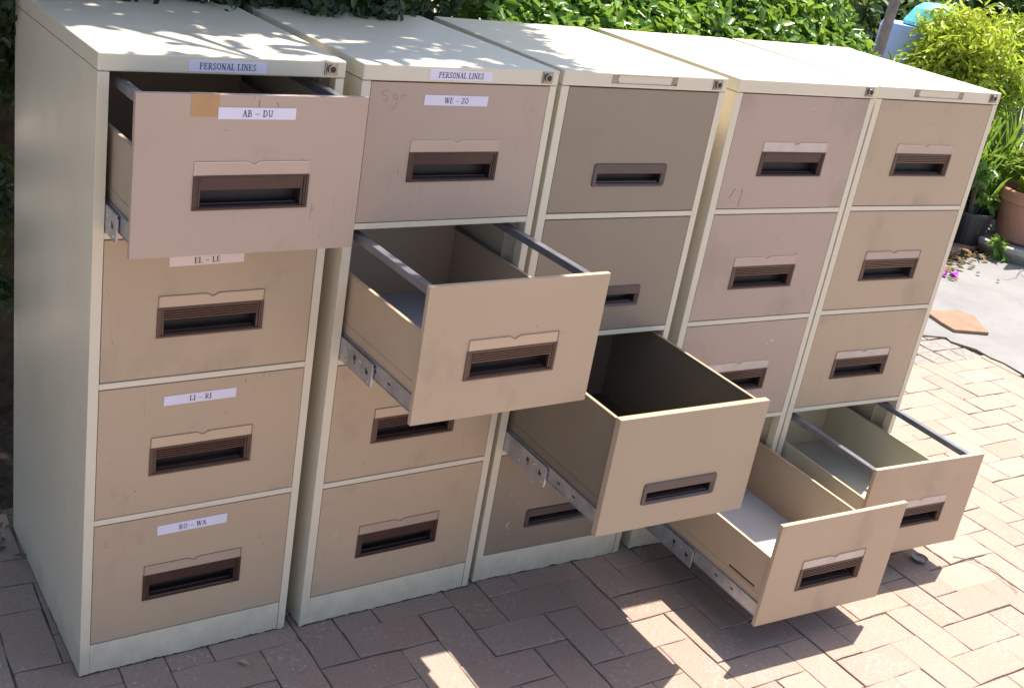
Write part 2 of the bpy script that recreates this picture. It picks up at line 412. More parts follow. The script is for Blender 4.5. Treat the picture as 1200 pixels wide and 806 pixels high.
def cabinet(loc, rz, label, cream, drawers, toplabel=None, slot=False, group='steel filing cabinets standing in a row'):
    c = thing('filing_cabinet', label, 'filing cabinet', loc, rz, group)
    b = MB(); zt = 1.2868
    b.box(0, .0016, .0002, D, 0, zt, cream); b.box(W-.0016, W, .0002, D, 0, zt, cream)
    b.box(.0018, W-.0018, D-.0018, D-.0002, .002, zt-.001, cream)
    for xa, xb in ((0.0002, .0203), (W-.0180, W-.0002)):
        b.box(xa, xb, -.0004, .0012, .0785 if False else .0, zt-.0004, cream)             # stile face
    b.box(.0187, .0203, .0014, .026, .078, zt-.001, cream); b.box(W-.0180, W-.0164, .0014, .026, .078, zt-.001, cream)
    for xa, xb in ((.0018, .0150), (W-.0150, W-.0018)):                                   # folded inner posts
        b.box(xa, xb, .075, .0766, .08, zt-.002, cream); b.box(xa, xb, .50, .5016, .08, zt-.002, cream)
    b.box(.0206, W-.0183, .0012, .0030, 0.0, .0765, cream)                                # plinth
    b.box(.0206, W-.0183, .0032, .03, .0748, .0764, cream)
    b.box(.0018, W-.0018, .032, D-.002, .073, .0746, cream)                               # bottom sheet
    for k in range(1, 4):
        z0, z1 = TOPZ[k]+.0022, TOPZ[k-1]-.2885-.0022
        b.box(.0206, W-.0183, -.0001, .0022, z0, z1, cream); b.box(.0206, W-.0183, .0024, .022, z1-.0016, z1-.0001, cream)
        b.box(.0206, W-.0183, .0024, .022, z0+.0001, z0+.0016, cream)
    for k in range(4):                                                                     # fixed runner channels inside
        z0 = TOPZ[k]-.2885
        b.box(.0165, .0185, .03, .50, z0+.004, z0+.050, STEEL); b.box(W-.0185, W-.0165, .03, .50, z0+.004, z0+.050, STEEL)
    b.build('carcass', c, bevel=.0009)
    l = MB(); l.box(-.0006, W+.0006, -.0022, D+.001, 1.2874, H, cream); l.build('lid', c, bevel=.0032, seg=3)
    k = MB(); k.box(.4255, .4525, -.0048, -.0021, 1.2925, 1.3165, LOCKM)
    k.tube([(.4400, -.0048, 1.3045), (.4400, -.0092, 1.3045)], .0088, LOCKM, 20); k.tube([(.4400, -.0090, 1.3045), (.4400, -.0098, 1.3045)], .0060, DARKMET, 16)
    k.box(.4392, .4408, -.0102, -.0097, 1.3005, 1.3085, DARKMET)
    k.box(.4275, .4292, -.0051, -.0047, 1.294, 1.315, DARKMET)
    k.build('lock', c, bevel=.0006, seg=2)
    if toplabel:
        u0, u1, z0, z1 = toplabel
        paper_label('PERSONAL LINES', u0, u1, z0, z1, .0112, -.0023, c, PAPER, .004, sx=1.0, track=.06)
    if slot:
        s = MB(); x0, x1, z0, z1 = .131, .316, 1.2965, 1.3165; y = -.0022
        for a in ((x0, x1, z1-.0012, z1), (x0, x1, z0, z0+.0012), (x0, x0+.0012, z0+.0013, z1-.0013), (x1-.0012, x1, z0+.0013, z1-.0013)):
            s.box(a[0], a[1], y-.0014, y, a[2], a[3], TAPERES)
        for a, bb in ((x0+.0014, x0+.019), (x1-.017, x1-.0014)):
            for q in range(4):
                s.box(a+.0005*q, bb-.001*((q*3) % 4), y-.0006, y-.0001, z0+.0018+q*.0043, z0+.0018+q*.0043+.0034, TAPERES)
        s.build('label_slot', c)
    for d in drawers: drawer(c, **d)
    return c

CAB = [(0, 0, 0), (.5034, -.0106, -.0028), (.9929, -.0034, -.0452), (1.5039, -.0219, -.0633), (1.9875, -.0451, -.0831)]
OP = [.1417, .3095, .3933, .4736, .3312]
R = dict(style='ridged'); K = dict(style='dark')
c1 = cabinet((0, 0, 0), 0, 'leftmost filing cabinet, its top drawer pulled out, labels AB - DU to RO - WA', CREAM, [
    dict(k=0, open_=OP[0], panel=PINK, tray=TAUPEL, style='dark', holder=CLEAR, label=('AB - DU', .1637, .3075, .0215, .0420, 0, PAPER)),
    dict(k=1, panel=BEIGE, holder=CLEARY, rim=HEDGED, label=('EL - LE', .1450, .2945, .0410-.003, .0575, -.012, PAPERP), **R),
    dict(k=2, panel=BEIGE, holder=CLEARY, rim=HEDGED, label=('LI - RI', .1499, .3015, .0270, .0480, -.008, PAPER), **R),
    dict(k=3, panel=BEIGE, holder=CLEARP, rim=HEDGED, label=('RO - WA', .1519, .3045, .0230, .0455, -.012, PAPER), **K)],
    toplabel=(.1585, .3070, 1.2920, 1.3120))
# brown tape over the top edge of the pulled-out drawer's front
d0 = [o for o in c1.children if o.name.startswith('drawer') and o.location.y < -.05][0]
tp = MB(); tp.box(.1155, .1642, -.0006, -.0001, TOPZ[0]-.0375, TOPZ[0]+.0002, TAPE); tp.box(.1155, .1642, -.0006, .011, TOPZ[0]+.0003, TOPZ[0]+.0007, TAPE)
tp.build('brown_tape', d0)
c2 = cabinet(*[(CAB[1][0], CAB[1][1], 0), CAB[1][2]], 'second filing cabinet from the left, labelled WE - ZO, its second drawer pulled out', CREAM, [
    dict(k=0, panel=PINK, holder=CLEAR, label=('WE - ZO', .1448, .2978, .0235, .0445, .005, PAPER), **K),
    dict(k=1, open_=OP[1], panel=BEIGE, tray=BEIGE, floor=GREYFLOOR, holder=CLEARY, rim=HEDGED, **R),
    dict(k=2, panel=BEIGE, holder=CLEARY, rim=HEDGED, **R),
    dict(k=3, panel=BEIGE, holder=CLEARP, rim=HEDGED, **K)],
    toplabel=(.1480, .2985, 1.2925, 1.3130))
c3 = cabinet((CAB[2][0], CAB[2][1], 0), CAB[2][2], 'middle filing cabinet with darker taupe drawer fronts and rounded pulls, third drawer out', CREAM, [
    dict(k=0, panel=TAUPE, style='round'), dict(k=1, panel=TAUPE, style='round'),
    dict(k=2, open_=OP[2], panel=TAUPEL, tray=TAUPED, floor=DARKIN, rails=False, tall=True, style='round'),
    dict(k=3, panel=TAUPE, style='round')], slot=True)
c4 = cabinet((CAB[3][0], CAB[3][1], 0), CAB[3][2], 'second filing cabinet from the right, its bottom drawer pulled farthest over the paving', CREAM, [
    dict(k=0, panel=PINK, holder=WHITEH, **K), dict(k=1, panel=PINK, holder=CLEAR, **R), dict(k=2, panel=PINK, holder=WHITEH, **R),
    dict(k=3, open_=OP[3], panel=BEIGE, tray=BEIGE, floor=GREYFLOOR, rails=False, slit=True, holder=WHITEH, rim=HEDGED, **R)])
c5 = cabinet((CAB[4][0], CAB[4][1], 0), CAB[4][2], 'rightmost filing cabinet, bottom drawer with cream inside and steel rails pulled out', CREAM, [
    dict(k=0, panel=BEIGE, holder=CLEAR, **R), dict(k=1, panel=BEIGE, holder=CLEAR, rim=HEDGED, **R), dict(k=2, panel=BEIGE, holder=WHITEH, rim=HEDGED, **R),
    dict(k=3, open_=OP[4], panel=BEIGE, tray=CREAMIN, floor=CREAMFL, holder=WHITEH, **R)], slot=True)
for o in c1.children:
    pass
# faint scribble on the second cabinet's top drawer front
d = [o for o in c2.children if o.name.startswith('drawer')][0]
sm = MB()
def stroke(pts, w=.0013, y=-.0006):
    for i, ((ax, az), (bx, bz)) in enumerate(zip(pts, pts[1:])):
        dx, dz = bx-ax, bz-az; L = math.hypot(dx, dz) or 1; nx, nz = -dz/L*w/2, dx/L*w/2
        sm.prism([(ax+nx, az+nz), (ax-nx, az-nz), (bx-nx, bz-nz), (bx+nx, bz+nz)], y-.00002*(i % 3), y+.0007, PENCIL)
s0 = (.056, TOPZ[0]-.022)
stroke([(s0[0]+.008*math.cos(t), s0[1]+.006*math.sin(t)) for t in np.linspace(.4, 3.6, 8)]+[(s0[0]+.006*math.cos(t)-.001, s0[1]-.010+.006*math.sin(t)) for t in np.linspace(1.4, -2.4, 8)])
stroke([(s0[0]+.022+.005*math.cos(t), s0[1]-.006+.005*math.sin(t)) for t in np.linspace(0, 6.3, 10)]+[(s0[0]+.027, s0[1]-.02), (s0[0]+.02, s0[1]-.034), (s0[0]+.014, s0[1]-.030)])
stroke([(s0[0]+.036, s0[1]-.002), (s0[0]+.037, s0[1]-.013)]); stroke([(s0[0]+.037, s0[1]-.006), (s0[0]+.042, s0[1]-.002), (s0[0]+.047, s0[1]-.004)])
def merge_marks(dr, mb):
    # marks belong to the painted front: join them into its mesh
    tgt = next((c for c in dr.children if c.name.startswith('front_panel')), dr); me = tgt.data
    off = len(me.materials)
    for m in mb.mats: me.materials.append(m)
    bm = bmesh.new(); bm.from_mesh(me); vs = [bm.verts.new(p) for p in mb.v]
    for f, mi in zip(mb.f, mb.m):
        q = bm.faces.new([vs[i] for i in f]); q.material_index = mi+off
    bm.normal_update(); bm.to_mesh(me); bm.free()
merge_marks(d, sm)
SCUFFW = simple('bared_pale_scuff', (.66, .58, .50), .6, 0, .2, 80)
SCRD = simple('dark_scratch', (.16, .10, .08), .6, 0, .3, 80)
def marks(cab, k, strokes, mat, name, w=.0011):
    global sm, PENCIL
    dr = sorted([o for o in cab.children if o.name.split('.')[0] == 'drawer'], key=lambda o: int(o.name.split('.')[1]) if '.' in o.name else 0)[k]
    keep = PENCIL; PENCIL = mat; sm = MB()
    for st in strokes: stroke([(x, TOPZ[k]-z) for x, z in st], w, -.0005)
    merge_marks(dr, sm); PENCIL = keep
marks(c4, 0, [[(.092, .285), (.0925, .262), (.094, .238)], [(.055, .262), (.066, .242), (.069, .236)], [(.262, .038), (.266, .036)]], SCRD, 'scratch', .0012)
marks(c1, 0, [[(.238, .008), (.2365, .020)], [(.270, .012), (.274, .019)], [(.178, .060), (.181, .062)]], SCRD, 'scratch', .0012)
marks(c1, 2, [[(.32, .012), (.322, .018)], [(.10, .235), (.103, .236)]], SCRD, 'scratch', .0015)
marks(c4, 2, [[(.328, .060), (.334, .058), (.338, .055), (.334, .062)], [(.318, .068), (.322, .065)]], SCUFFW, 'paint_scuff', .0035)
marks(c2, 3, [[(.062, .128), (.066, .122), (.072, .121)], [(.063, .136), (.066, .130)], [(.071, .126), (.069, .133)]], SCUFFW, 'paint_scuff', .0016)
marks(c3, 3, [[(.072, .120), (.0745, .119)], [(.102, .149), (.105, .149)], [(.075, .215), (.080, .200)], [(.081, .222), (.082, .218)], [(.128, .088), (.131, .086)]], SCUFFW, 'paint_scuff', .0022)
marks(c1, 3, [[(.386, .098), (.388, .104)], [(.395, .118), (.396, .122)]], SCRD, 'scratch', .0012)

# ------------------------------------------------------------------ ground
def paver_mat():
    m, nt, b = new_mat('clay_paver'); tc = nt.nodes.new('ShaderNodeTexCoord'); v = tc.outputs['Object']
    at = nt.nodes.new('ShaderNodeAttribute'); at.attribute_name = 'tint'
    c = mixc(nt, at.outputs['Fac'], (.335, .245, .19), (.405, .305, .24))
    g = noise(nt, v, 150, 4, .8); c = mixc(nt, math_n(nt, 'MULTIPLY', ramp(nt, g, .42, .66), .55), c, (.23, .165, .14)); gl = noise(nt, v, 120, 3, .8, (1, 1, 1.7)); c = mixc(nt, math_n(nt, 'MULTIPLY', ramp(nt, gl, .56, .7), .5), c, (.56, .44, .36))
    g2 = noise(nt, v, 5, 5, .65); c = mixc(nt, math_n(nt, 'MULTIPLY', ramp(nt, g2, .45, .7), .4), c, (.34, .27, .235))
    # white lime bloom scratches in patches
    w = noise(nt, v, 75, 3, .75); patch = ramp(nt, noise(nt, v, 6.5, 3, .6), .50, .60)
    rdg = math_n(nt, 'ABSOLUTE', math_n(nt, 'SUBTRACT', w, .5))
    w2 = ramp(nt, noise(nt, v, 150, 2, .6), .52, .62)
    f = math_n(nt, 'MULTIPLY', math_n(nt, 'MULTIPLY', math_n(nt, 'LESS_THAN', rdg, .02), w2), patch)
    c = mixc(nt, math_n(nt, 'MULTIPLY', f, .75), c, (.75, .72, .70))
    nt.links.new(c, b.inputs['Base Color']); b.inputs['Roughness'].default_value = .85; b.inputs['Specular IOR Level'].default_value = .25
    bp = nt.nodes.new('ShaderNodeBump'); bp.inputs['Strength'].default_value = .6; bp.inputs['Distance'].default_value = .003
    nt.links.new(math_n(nt, 'ADD', g, g2), bp.inputs['Height']); nt.links.new(bp.outputs[0], b.inputs['Normal'])
    return m
PAVER = paver_mat()
JOINT = simple('joint_sand', (.15, .12, .10), .95, 0, .4, 90, .1, .5)
SOIL = simple('dark_soil', (.055, .04, .03), .95, 0, .5, 30, .1, .8)
FARG = simple('pale_yard_ground', (.30, .27, .23), .9, 0, .2, 2, .2)
def concrete_mat():
    m, nt, b = new_mat('worn_concrete'); tc = nt.nodes.new('ShaderNodeTexCoord'); v = tc.outputs['Object']
    n = noise(nt, v, 3, 6, .65); g = noise(nt, v, 90, 4, .7)
    c = mixc(nt, ramp(nt, n, .35, .7), (.185, .175, .17), (.245, .235, .225)); c = mixc(nt, math_n(nt, 'MULTIPLY', ramp(nt, g, .45, .75), .35), c, (.27, .25, .24))
    s = noise(nt, v, 26, 3, .5); c = mixc(nt, math_n(nt, 'MULTIPLY', ramp(nt, s, .70, .74), .6), c, (.16, .12, .09))
    nt.links.new(c, b.inputs['Base Color']); b.inputs['Roughness'].default_value = .85
    bp = nt.nodes.new('ShaderNodeBump'); bp.inputs['Strength'].default_value = .3; bp.inputs['Distance'].default_value = .004
    nt.links.new(g, bp.inputs['Height']); nt.links.new(bp.outputs[0], b.inputs['Normal'])
    return m
g = MB(); g.poly([(-300, -300, -.03), (300, -300, -.03), (300, 300, -.03), (-300, 300, -.03)], FARG); tag(g.build('ground'), kind='structure')
g = MB(); g.poly([(-3.2, -3.6, -.0045), (4.12, -3.6, -.0045), (4.12, .70, -.0045), (-3.2, .70, -.0045)], JOINT); tag(g.build('paving_bed'), kind='structure')
# herringbone brick pavers
s = .1022; A = -.030; ox, oy = .895, -.172
ex, ey = Vector((math.cos(A), math.sin(A), 0)), Vector((math.sin(A), -math.cos(A), 0))
pv, pf, pt = [], [], []
def paver(c, r, nc, nr):
    j = .0014; hw, hh = nc*s/2-j, nr*s/2-j
    cen = Vector((ox, oy, 0)) + ex*(c+nc/2)*s + ey*(r+nr/2)*s + ex*rng.normal(0, .0007) + ey*rng.normal(0, .0007)
    if not (-3.1 < cen.x < 4.16 and -3.5 < cen.y < .66): return
    ang = rng.normal(0, .004); ca, sa = math.cos(ang), math.sin(ang); dz = rng.normal(0, .0008); tx, ty = rng.normal(0, .004), rng.normal(0, .004)
    b = len(pv); bev = .0018
    rings = [(0, -.012), (0, -bev*.8), (bev, 0)]
    for ins, z in rings:
        # worn, slightly wobbly outline
        n = 0
        for (a0, b0, a1, b1) in ((-1,-1,1,-1),(1,-1,1,1),(1,1,-1,1),(-1,1,-1,-1)):
            for q in range(3):
                u = (a0+(a1-a0)*q/3)*(hw-ins); v = (b0+(b1-b0)*q/3)*(hh-ins)
                w = wob[n]; n += 1
                u += w[0]; v += w[1]
                uu, vv = u*ca-v*sa, u*sa+v*ca
                P = cen + ex*uu + ey*vv; pv.append((P.x, P.y, z+dz+tx*u+ty*v))
    for k in range(2):
        for q in range(12):
            w = (q+1) % 12; pf.append((b+k*12+q, b+k*12+w, b+k*12+12+w, b+k*12+12+q))
    pf.append(tuple(b+24+q for q in range(12)))
    t = float(np.clip(rng.normal(.5, .28), 0, 1)); pt.extend([t]*25)
for r in range(-12, 36):
    for c in range(-42, 36):
        wob = [(rng.normal(0, .0012), rng.normal(0, .0012)) for _ in range(12)]
        k = (c+r) % 4
        if k == 0: paver(c, r, 2, 1)
        elif k == 2: paver(c, r, 1, 2)
me = bpy.data.meshes.new('brick_pavement'); me.from_pydata(pv, [], pf)
at = me.attributes.new('tint', 'FLOAT', 'FACE'); at.data.foreach_set('value', pt)
me.materials.append(PAVER)
bm = bmesh.new(); bm.from_mesh(me); bmesh.ops.recalc_face_normals(bm, faces=bm.faces); bm.to_mesh(me); bm.free()
o = bpy.data.objects.new('brick_pavement', me); COL.objects.link(o); tag(o, kind='structure')
CONC = concrete_mat()
g = MB()
edge = [(4.06, -3.6), (4.065, -1.2), (4.085, -.4), (4.07, 0.2), (4.085, .34), (4.12, .47), (4.135, .56), (4.125, .62), (4.14, .70), (4.09, .80), (4.11, .84), (3.98, .90), (3.84, .80), (3.70, .93), (3.3, .95), (2.9, .93), (2.9, 1.35), (4.2, 1.45), (5.0, 1.62), (5.6, 1.70), (6.6, 1.95), (9, 2.6), (14, 2.6), (14, -3.6)]
g.prism([(x, y) for x, y in edge], 0, 1, CONC)
g.v = [(x, z, (.006 if y == 0 else -.02)) for x, y, z in g.v]
tag(g.build('concrete_path'), kind='structure')
g = MB()   # dirt lying in the crack between bricks and concrete
cr = edge[:16]
for i, ((ax, ay), (bx, by)) in enumerate(zip(cr, cr[1:])):
    w0, w1 = .004+.006*((i*7) % 3)/2, .004+.006*(((i+1)*7) % 3)/2
    g.poly([(ax+.004, ay+.004, .0035), (ax-w0, ay-w0, .0035), (bx-w1, by-w1, .0035), (bx+.004, by+.004, .0035)], SOIL)
tag(g.build('path_edge_dirt'), kind='structure')
g = MB()   # weathered grey brick strip along the upper edge of the paving
GREYB = simple('weathered_grey_brick', (.26, .23, .205), .9, 0, .25, 40, .2, .4)
for i in range(16):
    for j in range(3):
        x0 = 2.42+i*.105; y0 = .655+j*.105+.0*i
        M = Matrix.Translation((x0, y0-.01-.012*(x0-3.6), 0)) @ Matrix.Rotation(-.03+random.gauss(0, .01), 4, 'Z')
        g.box(.0025, .1015, .002, .101, -.02, .001+random.gauss(0, .0012), GREYB, M)
tag(g.build('brick_edging', bevel=.002), kind='structure')
g = MB()
g.poly([(-3.5, .70, -.006), (2.95, .70, -.006), (2.95, 1.5, -.006), (-3.5, 1.9, -.006)], SOIL)
g.poly([(2.95, 1.34, .0085), (4.2, 1.44, .0085), (5.0, 1.60, .0085), (5.45, 1.66, .0085), (6.6, 2.0, .0085), (9, 2.65, .0085), (9, 6.2, .0085), (2.95, 4.2, .0085)], SOIL)
tag(g.build('soil_bed'), kind='structure')

# ------------------------------------------------------------------ foliage
def leaves(name, pts, nrm, size, mat, parent=None, aspect=.5, fold=.25, tint=None, droop=0, jitter=.6):
    n = len(pts); pts = np.asarray(pts, float); nrm = np.asarray(nrm, float)
    nrm = nrm + rng.normal(0, jitter, (n, 3)); nrm /= np.linalg.norm(nrm, axis=1)[:, None]+1e-9
    d = rng.normal(0, 1, (n, 3)); d[:, 2] -= droop
    d -= (d*nrm).sum(1)[:, None]*nrm; d /= np.linalg.norm(d, axis=1)[:, None]+1e-9
    sd = np.cross(nrm, d); L = (size*(.65+.7*rng.random(n)))[:, None]; Wd = L*aspect*.5
    up = nrm*fold*Wd
    V = np.stack([pts, pts+d*L*.3+sd*Wd*.9+up, pts+d*L*.68+sd*Wd*.8+up, pts+d*L-nrm*L*.12, pts+d*L*.68-sd*Wd*.8+up, pts+d*L*.3-sd*Wd*.9+up], 1).reshape(-1, 3)
    b = np.arange(n)[:, None]*6
    F = np.concatenate([b+np.array([[0, 1, 2, 3]]), b+np.array([[0, 3, 4, 5]])], 1).reshape(-1, 4)
    me = bpy.data.meshes.new(name); me.vertices.add(len(V)); me.vertices.foreach_set('co', V.ravel())
    me.loops.add(F.size); me.loops.foreach_set('vertex_index', F.ravel().astype(np.int32))
    me.polygons.add(len(F)); me.polygons.foreach_set('loop_start', np.arange(len(F), dtype=np.int32)*4)
    me.update(calc_edges=True)
    tv = rng.random(n) if tint is None else np.clip(tint, 0, 1)
    at = me.attributes.new('tint', 'FLOAT', 'FACE'); at.data.foreach_set('value', np.repeat(tv, 2))
    me.materials.append(mat); o = bpy.data.objects.new(name, me); COL.objects.link(o)
    if parent: o.parent = parent
    return o
BARK = simple('grey_brown_bark', (.13, .10, .08), .9, 0, .35, 25, .2, .8)
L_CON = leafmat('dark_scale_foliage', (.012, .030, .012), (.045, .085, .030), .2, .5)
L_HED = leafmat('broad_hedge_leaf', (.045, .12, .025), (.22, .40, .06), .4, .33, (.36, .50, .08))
L_CRO = leafmat('yellow_croton_leaf', (.13, .28, .03), (.56, .60, .05), .45, .38)
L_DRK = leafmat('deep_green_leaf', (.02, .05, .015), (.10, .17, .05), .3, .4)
L_MID = leafmat('fresh_green_leaf', (.08, .18, .03), (.22, .38, .08), .4, .35)
L_BRN = leafmat('dead_brown_leaf', (.10, .05, .025), (.30, .17, .08), .2, .7)

def vnoise(p, f, seed=0):
    # cheap smooth lumps from summed sines
    r = np.random.default_rng(seed); s_ = np.zeros(len(p))
    for k in range(6):
        w = r.normal(0, f, 3); s_ += np.sin(p @ w + r.random()*6.28)
    return s_/3.5

# bright broad-leaved hedge behind the right-hand cabinets
hd = thing('broadleaf_hedge', 'sunlit bright green broad-leaved hedge behind the three right-hand cabinets', 'hedge', (2.2, 1.0, 0))
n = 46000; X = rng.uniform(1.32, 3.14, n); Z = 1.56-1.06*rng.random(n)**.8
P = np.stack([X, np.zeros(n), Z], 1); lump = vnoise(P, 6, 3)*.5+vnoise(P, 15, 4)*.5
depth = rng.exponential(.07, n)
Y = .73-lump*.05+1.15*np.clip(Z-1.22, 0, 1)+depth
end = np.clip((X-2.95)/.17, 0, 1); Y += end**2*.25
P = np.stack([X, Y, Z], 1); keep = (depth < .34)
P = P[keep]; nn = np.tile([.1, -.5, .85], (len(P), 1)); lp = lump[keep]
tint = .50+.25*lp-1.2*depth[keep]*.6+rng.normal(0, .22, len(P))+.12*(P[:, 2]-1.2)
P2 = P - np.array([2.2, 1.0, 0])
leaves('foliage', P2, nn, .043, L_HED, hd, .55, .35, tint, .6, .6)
mb = MB()
for i in range(14):
    x = -1.0+i*.145+random.uniform(-.03, .03)
    mb.tube([(x, .12, 0), (x+random.uniform(-.05, .05), .1+random.uniform(-.05, .05), .7), (x+random.uniform(-.1, .1), .15, 1.35)], [.016, .011, .004], BARK, 6)
mb.build('stems', hd)
# inner, shaded depth of the hedge
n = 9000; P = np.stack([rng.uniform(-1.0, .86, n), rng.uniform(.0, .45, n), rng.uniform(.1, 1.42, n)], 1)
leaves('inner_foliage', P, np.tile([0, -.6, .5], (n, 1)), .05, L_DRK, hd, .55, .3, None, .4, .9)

# dark conifer: skirt of foliage behind the left cabinets and boughs reaching over them
tr = thing('conifer_tree', 'dark dense conifer whose foliage spills onto the tops of the left-hand cabinets', 'tree', (.1, 1.35, 0))
mb = MB()
mb.tube([(0, 0, -.02), (.02, 0, .8), (-.02, .02, 1.6), (.04, 0, 2.6), (.2, -.05, 3.9)], [.10, .085, .07, .05, .02], BARK, 10)
for a, l, z in ((-.4, 1.5, 2.9), (3.3, 2.4, 3.0), (-2.7, 2.2, 3.1), (-.9, 1.6, 3.2), (-.4, 1.5, 1.9), (-1.2, 1.4, 2.05), (-1.0, 1.7, 2.2), (-.2, 1.7, 2.3), (-2.0, 1.3, 2.2), (.6, 1.0, 2.3), (2.4, 1.1, 2.1), (-1.6, 1.5, 2.4), (-.7, 1.2, 2.6)):
    mb.tube([(0, 0, z-.3), (math.cos(a)*l*.5, math.sin(a)*l*.5, z), (math.cos(a)*l, math.sin(a)*l, z+.15)], [.03, .018, .006], BARK, 6)
for i in range(9):
    x = -.9+i*.24; mb.tube([(x*.3, 0, .2+.1*(i % 3)), (x, -.25, .8), (x+.05, -.45, 1.35)], [.02, .012, .005], BARK, 6)
mb.build('trunk', tr)
# hanging foliage masses: clumps of small scale leaves
def clumps(centers, rad, per, flat=1):
    out = []; nr = []; tt = []
    for c in centers:
        d = rng.normal(0, 1, (per, 3)); d /= np.linalg.norm(d, axis=1)[:, None]; r = rad*(rng.random(per)**.45)[:, None]*rng.uniform(.7, 1.3)
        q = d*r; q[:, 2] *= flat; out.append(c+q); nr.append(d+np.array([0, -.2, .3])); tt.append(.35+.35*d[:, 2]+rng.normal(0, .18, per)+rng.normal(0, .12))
    return np.concatenate(out), np.concatenate(nr), np.concatenate(tt)
cs = []
for _ in range(360):
    x = rng.uniform(-1.2, 1.28); z = rng.uniform(.75 if rng.random() < .25 else 1.05, 1.50)
    cs.append((x, rng.uniform(.74, 1.05)+(.0 if x < 1.0 else .1), z))
for x in np.arange(.02, 1.0, .05):                       # sprays drooping onto the cabinet tops
    if .93 < x < 1.06: continue
    lo = 1.375 if x < .18 else 1.345
    cs.append((x+rng.normal(0, .02), .60+rng.normal(0, .018)-(.05 if .58 < x < .92 else 0), lo+abs(rng.normal(0, .02))))
    cs.append((x+rng.normal(0, .02), .63, 1.40+rng.normal(0, .01))); cs.append((x+rng.normal(0, .02), .68, 1.44+rng.normal(0, .02)))
for _ in range(50):                                       # left flank down the side of the first cabinet
    cs.append((rng.uniform(-.75, .02), rng.uniform(.66, .95), rng.uniform(.45, 1.5)))
for _ in range(260):                                      # unseen clumps added left of the row to darken the first cabinet's side
    cs.append((rng.uniform(-1.5, -.62), rng.uniform(.05, 1.5), rng.uniform(.15, 1.7)))
for z in (1.30, 1.33, 1.36, 1.39, 1.42, 1.25):
    cs.append((-.035+rng.normal(0, .008), .60+rng.normal(0, .02), z))
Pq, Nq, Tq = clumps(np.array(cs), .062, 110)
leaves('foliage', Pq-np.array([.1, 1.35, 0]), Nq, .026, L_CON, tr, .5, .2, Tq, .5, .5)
# unseen crown overhead, shaped to shade the left tops, thinning to the front and right
def cover(x, y):
    edge_x = 1.02+.42*np.clip(y, -.2, .7)
    base = np.where(y > .24, .97, np.where(y > -.02, .50, .80))
    base = np.where((y > -.02) & (y <= .24), .50+.35*np.clip((x-.72)/.2, 0, 1)*np.clip(1-(x-1.0)/.1, 0, 1), base)
    return base*np.clip((edge_x-x)/.10+.35, 0, 1)
n = 42000; x = 1.5-4.9*rng.random(n)**1.25; y = rng.uniform(-.42, 1.9, n); y = np.where(x < -.6, rng.uniform(-.35, 2.6, n), y); Z = rng.uniform(2.7, 3.9, n)  # stretched left out of view to darken the first cabinet's side
big = vnoise(np.stack([x*1.0, y*1.0, Z*0], 1), 13, 9)*.5+.5
pr = cover(x, y); keepm = rng.random(n) < np.where(pr > .9, 1, np.clip(pr*np.clip(big*3.2-.9, 0, 1.6), 0, 1))
x, y, Z = x[keepm], y[keepm], Z[keepm]
P = np.stack([x+.335*(Z-1.32), y+.15*(Z-1.32), Z], 1)
leaves('crown', P-np.array([.1, 1.35, 0]), np.tile([0, 0, 1.], (len(P), 1)), .068, L_CON, tr, .5, .2, None, .2, .45)

# background planting on the right
def bush(name, label, cat, c, rad, nl, size, mat, aspect=.45, jit=.6, stems=6, hollow=.5, tintbias=0, group=None, up=.5):
    t = thing(name, label, cat, (c[0], c[1], 0), 0, group)
    nc = max(8, nl//90); cen = []
    for _ in range(nc):
        d = rng.normal(0, 1, 3); d /= np.linalg.norm(d); r = hollow+(1-hollow)*rng.random()
        cen.append(d*np.array(rad)*r+np.array([0, 0, c[2]]))
    out = []; nr = []; tt = []
    for q in cen:
        m = nl//nc; d = rng.normal(0, 1, (m, 3)); d /= np.linalg.norm(d, axis=1)[:, None]
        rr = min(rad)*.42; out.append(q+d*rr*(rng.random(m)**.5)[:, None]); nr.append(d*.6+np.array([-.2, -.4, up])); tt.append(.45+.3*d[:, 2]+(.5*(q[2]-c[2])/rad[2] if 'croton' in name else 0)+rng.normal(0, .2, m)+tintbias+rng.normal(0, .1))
    P = np.concatenate(out); P[:, 2] = np.maximum(P[:, 2], .03)
    leaves('foliage', P, np.concatenate(nr), size, mat, t, aspect, .3, np.concatenate(tt), .1, jit)
    mb = MB()
    for i in range(stems):
        a = random.uniform(0, 6.28); e = cen[random.randrange(nc)]
        mb.tube([(.04*math.cos(a), .04*math.sin(a), 0), (e[0]*.4, e[1]*.4, e[2]*.55), tuple(e)], [.014, .010, .004], BARK, 5)
    mb.build('stems', t)
    return t
bush('croton_bush', 'bright yellow-green shrub just beyond the top of the rightmost cabinet', 'shrub', (5.52, 2.10, .98), (.31, .31, .28), 6500, .058, L_CRO, .30, .8, 14, .45, .1)
bush('croton_bush', 'smaller yellow-tipped shrub at the right edge behind bare twigs', 'shrub', (6.45, 2.35, 1.05), (.30, .28, .22), 4500, .052, L_CRO, .28, .8, 8, .3, -.12)
bush('leafy_shrub', 'olive green leafy shrub filling the upper right corner', 'shrub', (7.5, 3.0, 1.25), (.75, .5, .65), 6500, .085, L_MID, .4, .8, 8, .3, -.1)
bush('leafy_shrub', 'dark green shrub in the shade behind the yellow-green shrub', 'shrub', (6.3, 3.1, .95), (.9, .5, .75), 7000, .085, L_DRK, .45, .8, 8, .3, 0)
bush('leafy_shrub', 'tall pale green shrub far behind the end of the hedge', 'shrub', (9.5, 5.2, 1.1), (1.6, .8, 1.0), 8000, .12, L_MID, .4, .8, 8, .3, 0)
bush('leafy_shrub', 'deep green shrub behind the pale blue barrel', 'shrub', (7.4, 4.6, 1.0), (1.2, .7, .9), 8000, .10, L_DRK, .4, .8, 8, .3, .1)
